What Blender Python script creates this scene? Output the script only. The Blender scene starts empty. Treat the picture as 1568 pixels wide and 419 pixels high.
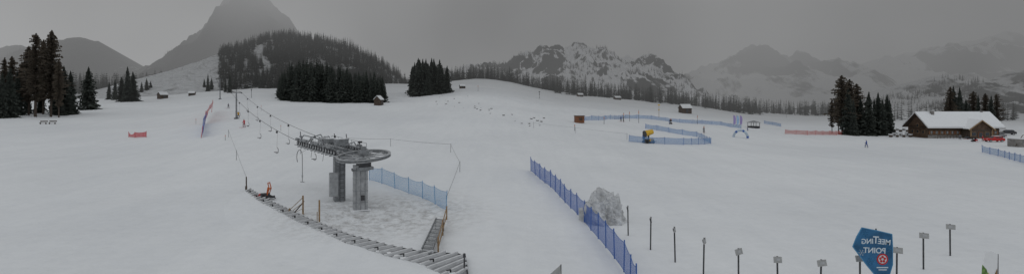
import bpy, math, random
import numpy as np
from mathutils import Vector, Matrix, noise as mnoise
random.seed(7); rng=np.random.default_rng(7)
scene=bpy.context.scene; COL=scene.collection
F=784.0; CX=784.0; HY=150.0; CH=12.0   # survey constants of the webcam

# ------------------------------------------------------------------ materials
def mat(name,c,rough=.7,metal=0,var=.15,scale=3.0,bump=0.0,bscale=None,c2=None,coord='Object',spec=.3):
    m=bpy.data.materials.new(name); m.use_nodes=True; nt=m.node_tree; N=nt.nodes; L=nt.links
    b=N['Principled BSDF']; b.inputs['Roughness'].default_value=rough; b.inputs['Metallic'].default_value=metal
    b.inputs['Specular IOR Level'].default_value=spec
    g=N.new('ShaderNodeNewGeometry'); n=N.new('ShaderNodeTexNoise'); n.inputs['Scale'].default_value=scale; n.inputs['Detail'].default_value=4
    L.new(g.outputs['Position'],n.inputs['Vector'])
    r=N.new('ShaderNodeValToRGB'); r.color_ramp.elements[0].position=.3; r.color_ramp.elements[1].position=.7
    a=c2 if c2 else tuple(x*(1-var) for x in c); bb=c if c2 else tuple(min(1,x*(1+var)) for x in c)
    r.color_ramp.elements[0].color=(*a,1); r.color_ramp.elements[1].color=(*bb,1)
    L.new(n.outputs['Fac'],r.inputs['Fac']); L.new(r.outputs['Color'],b.inputs['Base Color'])
    if bump:
        n2=N.new('ShaderNodeTexNoise'); n2.inputs['Scale'].default_value=bscale or scale*3; n2.inputs['Detail'].default_value=5
        L.new(g.outputs['Position'],n2.inputs['Vector'])
        bp=N.new('ShaderNodeBump'); bp.inputs['Distance'].default_value=bump; L.new(n2.outputs['Fac'],bp.inputs['Height']); L.new(bp.outputs['Normal'],b.inputs['Normal'])
    return m
def netmat(name,c,cell=.12,fill=.3):
    m=bpy.data.materials.new(name); m.use_nodes=True; nt=m.node_tree; N=nt.nodes; L=nt.links
    b=N['Principled BSDF']; b.inputs['Base Color'].default_value=(*c,1); b.inputs['Roughness'].default_value=.7
    uv=N.new('ShaderNodeUVMap'); s=N.new('ShaderNodeSeparateXYZ'); L.new(uv.outputs['UV'],s.inputs[0])
    def M(op,a,bv=None):
        n=N.new('ShaderNodeMath'); n.operation=op
        for i,v in enumerate((a,bv)):
            if v is None: continue
            if isinstance(v,(int,float)): n.inputs[i].default_value=v
            else: L.new(v,n.inputs[i])
        return n.outputs[0]
    a1=M('LESS_THAN',M('FRACT',M('DIVIDE',M('ADD',s.outputs[0],s.outputs[1]),cell)),fill)
    a2=M('LESS_THAN',M('FRACT',M('DIVIDE',M('SUBTRACT',s.outputs[0],s.outputs[1]),cell)),fill)
    L.new(M('MAXIMUM',a1,a2),b.inputs['Alpha'])
    return m
SNOW=mat('snow',(.74,.755,.77),.75,0,.03,.6,.04,6)
SNOWCAP=mat('snow_cap',(.74,.755,.77),.75,0,.03,2,.05,8)
STEEL=mat('galvanised_steel',(.25,.26,.27),.5,.25,.3,2.5,.003,30)
STEELD=mat('dark_steel',(.065,.066,.07),.5,.3,.3,4)
STEELL=mat('light_steel',(.38,.39,.40),.5,.2,.2,3)
RUBBER=mat('black_rubber',(.02,.02,.022),.7)
ROPE=mat('steel_rope',(.05,.05,.05),.6)
WOOD=mat('weathered_wood',(.30,.20,.11),.8,0,.3,6,.01,40)
WOODD=mat('dark_wood',(.075,.055,.042),.85,0,.35,3,.02,20)
WOODR=mat('reddish_wood',(.20,.09,.05),.8,0,.25,2)
STONE=mat('stone',(.22,.21,.20),.9,0,.3,1.6,.05,5)
GLASS=mat('window_glass',(.03,.035,.045),.15,0,.1,2,spec=.6)
RED=mat('red_paint',(.45,.03,.03),.5,0,.15,4)
REDN=netmat('red_net',(.50,.035,.05),.10,.55)
ORANGE=mat('orange_paint',(.55,.13,.03),.5)
YEL=mat('yellow_paint',(.62,.38,.04),.5)
BLUE=mat('blue_paint',(.03,.10,.36),.5)
BLUEP=mat('blue_post',(.05,.13,.38),.6)
LBP=mat('light_blue_post',(.12,.30,.52),.6)
BNET=netmat('blue_net',(.035,.12,.44),.16,.40)
LNET=netmat('light_blue_net',(.14,.38,.66),.14,.24)
FNET=netmat('far_blue_net',(.13,.27,.50),.30,.34)
ONET=netmat('orange_net',(.45,.10,.08),.30,.34)
WHITE=mat('white_paint',(.72,.73,.74),.5,0,.04)
GREY=mat('grey_plate',(.33,.335,.33),.55,0,.12,5)
NEEDLE=mat('spruce_needles',(.055,.062,.052),.9,0,0,.9,c2=(.024,.031,.027))
NEEDLEF=mat('far_spruce_needles',(.052,.058,.052),.9,0,0,.12,c2=(.026,.032,.029))
LARCH=mat('larch_twigs',(.085,.068,.05),.9,0,0,.8,c2=(.045,.038,.03))
BARK=mat('bark',(.07,.055,.045),.9,0,.3,5)
SKIN=mat('skin',(.45,.28,.2),.6); HAIR=mat('helmet',(.05,.05,.06),.4)

# ------------------------------------------------------------------ terrain
KX=np.array([-900,0,135,250,300,362,510,655,700,745,800,850,1000,1160,1270,1400,2400.])
KS=np.array([.05,.053,.045,.048,.058,.065,.060,.062,.069,.075,.060,.042,.023,-.006,-.012,-.012,-.012])
def slope(b):
    x=CX+F*b; s=0
    for o in (-36,-18,0,18,36): s=s+np.interp(x+o,KX,KS)
    return s/5
def h(X,Y):
    X=np.asarray(X,float); Y=np.asarray(Y,float)
    Yc=np.maximum(Y,20.); b=X/Yc
    Ym=np.minimum(Yc,460.)
    r=.5*((Ym-55)+np.sqrt((Ym-55)**2+500))
    z=slope(b)*r
    fade=np.clip((Y-60)/60,0,1)
    z=z+fade*(.30*np.sin(X*.071+Y*.033+1)+.24*np.sin(X*.031-Y*.083+2)+.10*np.sin(X*.17+Y*.11))
    z=z+.06*np.sin(X*.37+Y*.21)+.04*np.sin(X*.23-Y*.51+1)+.02*np.sin(X*.9+Y*.35)
    d=np.exp(-(((X+12)/9)**2+((Y-50)/8)**2))   # trodden snow round the lift station
    z=z+d*(.09*np.sin(X*1.9+Y*.7)*np.sin(Y*2.3-X*.6)+.07*np.sin(X*3.1-Y*1.3)*np.sin(Y*3.7)-.25)
    return z
def hz(X,Y): return float(h(X,Y))
YS=np.concatenate([np.arange(12,140,.1),np.arange(140,470,.4)])
def G(x,y,dz=0.0):
    b=(x-CX)/F; zr=CH-(y-HY)*YS/F; g=h(b*YS,YS)+dz
    k=np.nonzero(g>=zr)[0]
    Y=float(YS[k[0]]) if len(k) else 440.
    return Vector((b*Y,Y,hz(b*Y,Y)+dz))
def A(x,y,D): return Vector(((x-CX)/F*D,D,CH-(y-HY)*D/F))
def T(x,D):
    X=(x-CX)/F*D; return Vector((X,D,hz(X,D)))

def obj(name,me,parent=None,loc=None):
    o=bpy.data.objects.new(name,me); COL.objects.link(o)
    if parent: o.parent=parent
    if loc is not None: o.location=loc
    return o
def empty(name,loc=(0,0,0),rot=0):
    o=bpy.data.objects.new(name,None); COL.objects.link(o); o.location=loc; o.rotation_euler=(0,0,rot); o.empty_display_size=.5
    return o
def fastmesh(name,V,Fc,mats,mi=None,smooth=False):
    me=bpy.data.meshes.new(name); V=np.asarray(V,np.float32); Fc=np.asarray(Fc,np.int32); k=Fc.shape[1]
    me.vertices.add(len(V)); me.vertices.foreach_set('co',V.ravel())
    me.loops.add(Fc.size); me.loops.foreach_set('vertex_index',Fc.ravel())
    me.polygons.add(len(Fc)); me.polygons.foreach_set('loop_start',np.arange(0,Fc.size,k,dtype=np.int32))
    if mi is not None: me.polygons.foreach_set('material_index',np.asarray(mi,np.int32))
    if smooth: me.polygons.foreach_set('use_smooth',np.ones(len(Fc),bool))
    me.update(calc_edges=True)
    for m in mats: me.materials.append(m)
    return me

class B:
    def __init__(s): s.v=[];s.f=[];s.m=[];s.uv={};s.mats=[]
    def mi(s,m):
        if m not in s.mats: s.mats.append(m)
        return s.mats.index(m)
    def face(s,pts,m,uv=None):
        i=len(s.v); s.v+= [tuple(p) for p in pts]; s.f.append(tuple(range(i,i+len(pts)))); s.m.append(s.mi(m))
        if uv: s.uv[len(s.f)-1]=uv
    def box(s,c,sz,m,rz=0,R=None):
        c=Vector(c); M=R if R else Matrix.Rotation(rz,3,'Z'); i=len(s.v)
        for dx in(-.5,.5):
            for dy in(-.5,.5):
                for dz in(-.5,.5): s.v.append(tuple(c+M@Vector((dx*sz[0],dy*sz[1],dz*sz[2]))))
        for f in((0,1,3,2),(4,6,7,5),(0,4,5,1),(2,3,7,6),(0,2,6,4),(1,5,7,3)):
            s.f.append(tuple(i+k for k in f)); s.m.append(s.mi(m))
    def cyl(s,p,q,r,m,r2=None,n=8):
        p=Vector(p);q=Vector(q); r2=r if r2 is None else r2; d=(q-p)
        if d.length<1e-6: return
        R=d.to_track_quat('Z','Y').to_matrix(); i=len(s.v)
        for P,rr in((p,r),(q,r2)):
            for k in range(n):
                a=2*math.pi*k/n; s.v.append(tuple(P+R@Vector((math.cos(a)*rr,math.sin(a)*rr,0))))
        for k in range(n):
            j=(k+1)%n; s.f.append((i+k,i+j,i+n+j,i+n+k)); s.m.append(s.mi(m))
        s.f.append(tuple(i+k for k in reversed(range(n)))); s.m.append(s.mi(m))
        s.f.append(tuple(i+n+k for k in range(n))); s.m.append(s.mi(m))
    def beam(s,p,q,w,t,m):
        p=Vector(p);q=Vector(q);d=q-p
        if d.length<1e-6: return
        R=d.to_track_quat('Z','Y').to_matrix()
        s.box((p+q)/2,(w,t,d.length),m,R=R)
    def ring(s,c,R,ri,ro,hh,m,n=40):
        c=Vector(c); i=len(s.v)
        for k in range(n):
            a=2*math.pi*k/n; e=Vector((math.cos(a),math.sin(a),0))
            for rr,z in((ri,-hh/2),(ro,-hh/2),(ro,hh/2),(ri,hh/2)): s.v.append(tuple(c+R@(e*rr+Vector((0,0,z)))))
        for k in range(n):
            j=(k+1)%n
            for a in range(4):
                b=(a+1)%4; s.f.append((i+4*k+a,i+4*j+a,i+4*j+b,i+4*k+b)); s.m.append(s.mi(m))
    def make(s,name,parent=None,loc=None,smooth=False):
        me=bpy.data.meshes.new(name); me.from_pydata(s.v,[],s.f); 
        for m in s.mats: me.materials.append(m)
        me.polygons.foreach_set('material_index',s.m)
        if smooth: me.polygons.foreach_set('use_smooth',[True]*len(s.f))
        if s.uv:
            ul=me.uv_layers.new(name='UVMap')
            for fi,uv in s.uv.items():
                for k,li in enumerate(me.polygons[fi].loop_indices): ul.data[li].uv=uv[k]
        me.update()
        return obj(name,me,parent,loc)

# ------------------------------------------------------------------ ground sheet
def ground():
    rows=np.concatenate([np.linspace(-60,18,12),np.arange(20,110,.36),np.geomspace(110.5,6000,190)])
    bs=np.concatenate([np.linspace(-1.55,-.45,190),np.linspace(-.445,.15,300),np.linspace(.155,1.55,230)])
    Y,Bm=np.meshgrid(rows,bs,indexing='ij'); X=Bm*(Y+80)
    Z=h(X,Y)
    V=np.stack([X,Y,Z],-1).reshape(-1,3); nr,nc=len(rows),len(bs)
    i=(np.arange(nr-1)[:,None]*nc+np.arange(nc-1)[None]).ravel()
    Fc=np.stack([i,i+1,i+nc+1,i+nc],1)
    m=bpy.data.materials.new('piste_snow'); m.use_nodes=True; nt=m.node_tree;N=nt.nodes;L=nt.links
    b=N['Principled BSDF']; b.inputs['Roughness'].default_value=.7; b.inputs['Specular IOR Level'].default_value=.25
    g=N.new('ShaderNodeNewGeometry')
    def noi(sc,det,st=None,rough=.55,dist=0):
        n=N.new('ShaderNodeTexNoise'); n.inputs['Scale'].default_value=sc; n.inputs['Detail'].default_value=det; n.inputs['Roughness'].default_value=rough; n.inputs['Distortion'].default_value=dist
        if st:
            mp=N.new('ShaderNodeMapping'); mp.inputs['Scale'].default_value=st[0]; mp.inputs['Rotation'].default_value=(0,0,st[1]); L.new(g.outputs['Position'],mp.inputs[0]); L.new(mp.outputs[0],n.inputs['Vector'])
        else: L.new(g.outputs['Position'],n.inputs['Vector'])
        return n.outputs['Fac']
    def M(op,a,bv):
        n=N.new('ShaderNodeMath'); n.operation=op
        for k,v in enumerate((a,bv)):
            if isinstance(v,(int,float)): n.inputs[k].default_value=v
            else: L.new(v,n.inputs[k])
        return n.outputs[0]
    def ramp(v,p0,p1,c0,c1):
        r=N.new('ShaderNodeValToRGB'); r.color_ramp.elements[0].position=p0;r.color_ramp.elements[1].position=p1
        r.color_ramp.elements[0].color=(*c0,1);r.color_ramp.elements[1].color=(*c1,1); L.new(v,r.inputs[0]); return r.outputs[0]
    def mult(a,b_,f=1.0):
        mx=N.new('ShaderNodeMix'); mx.data_type='RGBA'; mx.blend_type='MULTIPLY'; mx.inputs[0].default_value=f
        L.new(a,mx.inputs[6]); L.new(b_,mx.inputs[7]); return mx.outputs[2]
    base=ramp(noi(.03,5),.35,.65,(.70,.717,.733),(.765,.78,.79))
    col=mult(base,ramp(noi(.5,5,((1,.07,1),.55)),.35,.6,(.965,.968,.972),(1,1,1)))
    col=mult(col,ramp(noi(1.1,7,None,.7),.3,.6,(.95,.953,.957),(1,1,1)))
    d=N.new('ShaderNodeVectorMath'); d.operation='SUBTRACT'; L.new(g.outputs['Position'],d.inputs[0]); d.inputs[1].default_value=(-13,51,0)
    ln=N.new('ShaderNodeVectorMath'); ln.operation='LENGTH'; L.new(d.outputs[0],ln.inputs[0])
    mr=N.new('ShaderNodeMapRange'); L.new(ln.outputs['Value'],mr.inputs[0]); mr.inputs[1].default_value=12; mr.inputs[2].default_value=4
    dn=ramp(noi(1.3,6,None,.7),.44,.66,(0,0,0),(1,1,1))
    f=M('MULTIPLY',M('MULTIPLY',mr.outputs[0],dn),.8)
    mx2=N.new('ShaderNodeMix'); mx2.data_type='RGBA'; L.new(f,mx2.inputs[0]); L.new(col,mx2.inputs[6]); mx2.inputs[7].default_value=(.34,.33,.32,1)
    L.new(mx2.outputs[2],b.inputs['Base Color'])
    hgt=M('ADD',M('MULTIPLY',noi(.9,6,((1,.14,1),.5)),.07),M('MULTIPLY',noi(2.2,6),M('ADD',M('MULTIPLY',mr.outputs[0],.30),.06)))
    hgt=M('ADD',hgt,M('MULTIPLY',noi(.12,3),.6))
    bp=N.new('ShaderNodeBump'); bp.inputs['Distance'].default_value=1.0; bp.inputs['Strength'].default_value=.8; L.new(hgt,bp.inputs['Height']); L.new(bp.outputs[0],b.inputs['Normal'])
    obj('snow_ground',fastmesh('snow_ground',V,Fc,[m],smooth=True))
ground()

# ------------------------------------------------------------------ mountains
def rockmat(name,dark,snow,sc,thr,str_=1.0,soft=.06,map_s=(1,.4,.55)):
    m=bpy.data.materials.new(name); m.use_nodes=True; nt=m.node_tree;N=nt.nodes;L=nt.links
    b=N['Principled BSDF']; b.inputs['Roughness'].default_value=.9; b.inputs['Specular IOR Level'].default_value=.1
    g=N.new('ShaderNodeNewGeometry')
    mp=N.new('ShaderNodeMapping'); mp.inputs['Scale'].default_value=map_s; mp.inputs['Rotation'].default_value=(0,.5,0); L.new(g.outputs['Position'],mp.inputs[0])
    n=N.new('ShaderNodeTexNoise'); n.inputs['Scale'].default_value=sc; n.inputs['Detail'].default_value=8; n.inputs['Roughness'].default_value=.66; L.new(mp.outputs[0],n.inputs['Vector'])
    sx=N.new('ShaderNodeSeparateXYZ'); L.new(g.outputs['Normal'],sx.inputs[0])
    a=N.new('ShaderNodeMath'); a.operation='MULTIPLY_ADD'; L.new(sx.outputs[2],a.inputs[0]); a.inputs[1].default_value=.35*str_; L.new(n.outputs['Fac'],a.inputs[2])
    r=N.new('ShaderNodeValToRGB'); r.color_ramp.elements[0].position=thr; r.color_ramp.elements[1].position=thr+soft
    r.color_ramp.elements[0].color=(*dark,1); r.color_ramp.elements[1].color=(*snow,1); L.new(a.outputs[0],r.inputs[0]); L.new(r.outputs[0],b.inputs['Base Color'])
    n2=N.new('ShaderNodeTexNoise'); n2.inputs['Scale'].default_value=sc*6; n2.inputs['Detail'].default_value=6; L.new(g.outputs['Position'],n2.inputs['Vector'])
    bp=N.new('ShaderNodeBump'); bp.inputs['Distance'].default_value=12; L.new(n2.outputs['Fac'],bp.inputs['Height']); L.new(bp.outputs[0],b.inputs['Normal'])
    return m
def mountain(name,sil,D,front,base,amp,wl,p,m,nx=260,ny=110,seed=0,jag=0):
    sx=np.array([(a-CX)*D/F for a,_ in sil]); sz=np.array([CH+(HY-b)*D/F for _,b in sil])
    def zf(X,Y):
        t=max(0,min(1,(Y-(D-front))/front)); tb=max(0,(Y-D)/front)
        rz=float(np.interp(X,sx,sz))+jag*mnoise.fractal(Vector((X/wl*3,seed,7)),.8,2.2,5)
        g=t**p*max(0,1-tb*1.2)
        nz=mnoise.ridged_multi_fractal(Vector((X/wl,Y/wl*.55,seed)),.9,2.1,6,1.0,2.0)-1.0
        return base+(rz-base)*g+amp*nz*g*(1-t**8)
    xs=np.linspace(sx[0],sx[-1],nx); ys=np.concatenate([np.linspace(D-front,D,ny),np.linspace(D+front*.03,D+front*.8,14)])
    V=[(X,Y,zf(X,Y)) for Y in ys for X in xs]
    nr=len(ys); i=(np.arange(nr-1)[:,None]*nx+np.arange(nx-1)[None]).ravel()
    obj(name,fastmesh(name,V,np.stack([i,i+1,i+nx+1,i+nx],1),[m],smooth=True))
    return zf
mA=mountain('rock_peak',[(215,150),(262,118),(282,104),(300,90),(317,78),(321,56),(325,42),(333,26),(341,10),(347,-8),(362,-30),(398,-30),(408,-2),(420,10),(436,23),(448,38),(456,52),(475,64),(500,85),(540,120),(600,150)],1300,520,-10,85,110,1.8,rockmat('grey_rock',(.03,.03,.031),(.40,.41,.42),.012,.86,.9,.07,(1.2,.4,.35)),nx=340,ny=150,seed=3,jag=10)
mC=mountain('cliff_ridge',[(-420,60),(-200,70),(-60,72),(0,74),(25,69),(50,74),(70,70),(88,60),(120,59),(150,61),(163,72),(180,88),(195,100),(225,110),(262,118),(330,150)],1150,500,-10,40,110,1.5,rockmat('grey_rock_forest',(.04,.042,.04),(.36,.37,.38),.008,.86),seed=5,jag=4)
mD=mountain('snowy_mountain',[(600,140),(690,112),(730,104),(770,103),(785,95),(800,84),(812,83),(826,73),(836,77),(850,75),(858,79),(868,71),(880,66),(893,64),(900,72),(915,74),(924,83),(945,87),(962,85),(980,90),(990,90),(993,102),(1003,118),(1013,134),(1040,146),(1075,158)],1000,430,-15,42,85,1.1,rockmat('snow_rock',(.025,.028,.026),(.76,.77,.79),.011,.745,1.0,.035,(1,.4,.8)),nx=340,ny=140,seed=9,jag=8)
mE=mountain('misty_mountain',[(860,150),(960,132),(1030,125),(1075,108),(1110,92),(1140,76),(1165,90),(1190,100),(1225,82),(1250,92),(1290,110),(1330,98),(1400,80),(1500,60),(1620,50),(1800,60),(2100,90)],1600,650,-15,90,180,1.2,rockmat('misty_rock',(.03,.032,.03),(.62,.63,.64),.006,.75),seed=12,jag=12)
mB=mountain('forested_hill',[(300,150),(345,122),(380,98),(392,86),(405,74),(422,62),(445,58),(470,61),(500,62),(530,70),(560,84),(590,101),(612,117),(640,142)],560,270,4,6,70,.9,rockmat('forest_floor',(.05,.05,.047),(.60,.61,.62),.02,.66),seed=15,jag=2)
mF=mountain('wooded_hillside',[(1180,178),(1250,168),(1310,158),(1370,140),(1400,124),(1440,118),(1480,128),(1520,120),(1570,106),(1650,90),(1800,80),(2100,90)],800,390,-12,30,80,1.0,rockmat('hillside_snow',(.035,.038,.035),(.64,.65,.66),.012,.73),seed=21,jag=3)

# ------------------------------------------------------------------ trees
def spruce_mesh(name,seed,levels,nb,seg,hgt=1.0,rad=.2,larch=False,start=.05):
    r=random.Random(seed); V=[];Fc=[];mi=[]
    def tri(a,b,c,k): 
        i=len(V); V.extend([a,b,c]); Fc.append((i,i+1,i+2)); mi.append(k)
    tr=.014
    for k in range(6):
        a=2*math.pi*k/6;a2=2*math.pi*(k+1)/6
        tri((math.cos(a)*tr,math.sin(a)*tr,-.02),(math.cos(a2)*tr,math.sin(a2)*tr,-.02),(0,0,.99),1)
    lump=[r.uniform(.75,1.2) for _ in range(9)]
    for l in range(levels):
        t=l/(levels-1); z=start+(1-start)*t*.985
        if larch: R=rad*(min(1,(z-start)*3+.4))*(1-t)**.55*r.uniform(.45,1.35)
        else: R=rad*(1-t)**.85*r.uniform(.70,1.18)+.006
        for k in range(nb):
            if r.random()<(.36 if larch else .1): continue
            a=2*math.pi*(k+r.random()*.9)/nb+l*1.3
            q=R*r.uniform(.55,1.18)*lump[int((a%(2*math.pi))/(2*math.pi)*8.99)]
            dz=(-.32*q if not larch else r.uniform(-.2,.3)*q)-r.uniform(0,.01)
            w=(q*.30+.006) if not larch else .011
            ca,sa=math.cos(a),math.sin(a)
            for s in range(seg):
                t0=s/seg;t1=(s+1.25)/seg if seg>1 else 1.0
                ww=w*(1-t0*.6)*r.uniform(.6,1.2)
                p0=(ca*q*t0,sa*q*t0,z+dz*t0)
                p1=(ca*q*t1,sa*q*t1,z+dz*t1-r.uniform(0,.008))
                tm=(t0+t1)/2; drop=r.uniform(.012,.035)*(1 if not larch else .5)
                pl=(ca*q*tm-sa*ww,sa*q*tm+ca*ww,z+dz*tm-drop); pr=(ca*q*tm+sa*ww,sa*q*tm-ca*ww,z+dz*tm-drop)
                tri(p0,pl,p1,0);tri(p0,p1,pr,0)
                if not larch and seg>1:
                    tri(p0,(ca*q*tm*1.0,sa*q*tm,z+dz*tm-drop*1.8),p1,0)
                if larch:
                    tri(p0,(ca*q*tm,sa*q*tm,z+dz*tm+drop),p1,0)
    return np.array(V,np.float32)*[1,1,1],np.array(Fc),np.array(mi)
HI=[spruce_mesh('s',s,46,10,4,rad=.17+.025*(s%4)) for s in range(6)]
LA=[spruce_mesh('l',s+20,76,8,4,rad=.15,larch=True,start=.2) for s in range(4)]
MID=[spruce_mesh('m',s+40,24,7,2,rad=.18) for s in range(5)]
LO=[spruce_mesh('o',s+60,12,6,1,rad=.22) for s in range(4)]
HIM=[fastmesh('spruce_%d'%i,*a[:2],[NEEDLE,BARK],a[2]) for i,a in enumerate(HI)]
LAM=[fastmesh('larch_%d'%i,*a[:2],[LARCH,BARK],a[2]) for i,a in enumerate(LA)]
def tree(x,D,top,kind='s',w=1.0,base=None):
    p=T(x,D); H=(CH+(HY-top)*D/F)-p.z
    o=obj('larch_tree' if kind=='l' else 'spruce_tree',random.choice(LAM if kind=='l' else HIM),None,p-Vector((0,0,.2)))
    w*=random.uniform(.88,1.12)
    o.scale=(H*w,H*w,H); o.rotation_euler=(random.uniform(-.02,.02),random.uniform(-.02,.02),random.uniform(0,6.28)); return o
def mass(name,pts,lib,mats,hr,wr=(.8,1.2)):
    Vs=[];Fs=[];Ms=[];off=0
    for (X,Y,Z) in pts:
        V,Fc,mi=lib[random.randrange(len(lib))]; H=random.uniform(*hr) if not callable(hr) else hr(X,Y); w=H*random.uniform(*wr); a=random.uniform(0,6.28)
        c,s=math.cos(a)*w,math.sin(a)*w
        Q=np.stack([V[:,0]*c-V[:,1]*s+X,V[:,0]*s+V[:,1]*c+Y,V[:,2]*H+Z-.2],1)
        Vs.append(Q);Fs.append(Fc+off);Ms.append(mi);off+=len(V)
    return obj(name,fastmesh(name,np.concatenate(Vs),np.concatenate(Fs),mats,np.concatenate(Ms)))
# left grove
for x,D,t,k,w in [(54,165,48,'l',1.0),(78,168,43,'l',1.0),(66,176,58,'l',.9),(44,170,68,'l',.9),(90,166,88,'l',.9),(14,160,100,'s',.85),(28,168,106,'s',.85),(2,158,108,'s',.8),(98,176,98,'s',.9),(107,184,106,'s',.95),(20,182,84,'l',1),(62,180,120,'s',.8),(84,182,116,'s',.8),(42,175,124,'s',.8),(34,176,92,'l',.8),
   (-15,160,80,'s',1),(-30,165,70,'l',1),(7,176,86,'l',.9),(135,212,100,'s',1.2),(196,265,100,'s',1.1),(204,268,108,'s',1),(187,272,116,'s',1),(176,285,120,'s',.9),(167,290,124,'s',.9),(225,330,119,'s',1),(231,335,123,'s',.9),(217,325,124,'s',.9),
   (352,300,112,'s',.9),(345,305,120,'s',.8),(318,330,112,'s',.9),(324,335,118,'s',.8),(313,340,120,'s',.8)]:
    tree(x,D,t,k,w)
# right groves
for x,D,t,k,w in [(1290,190,113,'l',1.2),(1303,192,119,'l',1.1),(1312,196,126,'l',1.1),(1296,198,122,'l',1),(1284,196,135,'l',.9),(1298,188,132,'s',.8),(1274,200,150,'l',.9),(1318,194,146,'s',.8),(1329,190,138,'s',.95),(1345,192,139,'s',.95),(1358,195,142,'s',1),(1338,198,150,'s',.9),(1363,200,150,'s',.8),(1306,186,150,'s',.8),(1351,190,150,'s',.9),
   (1455,215,131,'l',1.1),(1462,220,129,'s',.8),(1470,215,131,'s',.8),(1479,218,150,'s',1),(1450,222,148,'s',.9),(1490,226,138,'l',1.1),(1499,222,143,'s',.7),(1509,228,141,'l',1),(1518,222,144,'s',.8),(1526,224,142,'l',1),(1485,225,155,'s',1)]:
    tree(x,D,t,k,w)
# spruce grove (centre)
for i in range(30):
    x=random.uniform(630,686); D=random.uniform(262,300)
    edge=min(x-624,692-x); tree(x,D,random.uniform(87,104)+max(0,(14-edge))*1.4,'s',.95)
tree(577,214,142,'s',.9)
def canopy(x): return float(np.interp(x,[422,432,445,460,480,500,520,545,570,592],[125,104,92,88,92,96,100,106,108,116]))
pts=[]
while len(pts)<250:
    x=random.uniform(426,590); D=216+85*random.random()**1.6
    if x<450: D=max(D,225)
    p=T(x,D); pts.append(tuple(p)); 
def hf(X,Y):
    x=CX+F*X/Y; return max(7,((CH+(HY-canopy(x))*Y/F)-hz(X,Y))*random.uniform(.62,1.05)*(1.0 if Y<250 else .95))
mass('spruce_forest',pts,MID,[NEEDLE,BARK],hf,(.75,1.25))
pts=[]
while len(pts)<3000:
    x=random.uniform(335,632); Y=random.uniform(310,560); X=(x-CX)/F*Y; z=mB(X,Y)
    if z<hz(X,Y)-1: continue
    yy=HY-(z-CH)*F/Y
    g1=abs(x-(395+ (yy-75)*.35+ 6*math.sin(yy*.2)))
    if g1<9 and 70<yy<118: continue
    if x<390 and random.random()<.35: continue
    if mnoise.noise(Vector((X/22,Y/22,3)))>.38: continue
    pts.append((X,Y,z))
mass('hill_forest',pts,LO,[NEEDLEF,BARK],(6,11.5),(.9,1.4))
pts=[]
def band(x0,x1,D0,D1,n,pr=1):
    for _ in range(n):
        D=random.uniform(D0,D1); x=random.uniform(x0,x1); p=T(x,D)
        if mnoise.noise(Vector((p.x/15,p.y/30,1)))<-.3: continue
        pts.append(tuple(p))
band(690,860,455,540,380); band(850,1090,425,520,500); band(1080,1165,430,520,200); band(1165,1290,470,560,170); band(1360,1600,330,420,60)
mass('distant_woods',pts,LO,[NEEDLEF,BARK],(7,16),(.8,1.3))
pts=[]
band(120,335,380,520,360); band(-100,130,300,420,160)
mass('valley_woods',pts,LO,[NEEDLEF,BARK],(9,18))
def onmtn(f,x0,x1,Y0,Y1,n,thr,wl,name,hr):
    pts=[]; k=0
    while len(pts)<n and k<n*12:
        k+=1; Y=random.uniform(Y0,Y1); x=random.uniform(x0,x1); X=(x-CX)/F*Y; z=f(X,Y)
        if z<-2 or mnoise.fractal(Vector((X/wl,Y/wl,2)),.8,2,3)<thr+max(0,(Y-Y0)/(Y1-Y0)-.4)*.7: continue
        pts.append((X,Y,z))
    mass(name,pts,LO,[NEEDLEF,BARK],hr,(.8,1.1))
onmtn(mD,690,1060,620,990,1600,-.08,60,'mountain_forest',(5,9))
onmtn(mF,1250,1700,470,790,1000,.0,60,'hillside_forest',(6,10))
onmtn(mC,-80,300,700,1145,500,.05,80,'cliff_forest',(7,12))
onmtn(mA,250,520,800,1130,700,-.1,70,'peak_foot_forest',(7,11))

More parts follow.
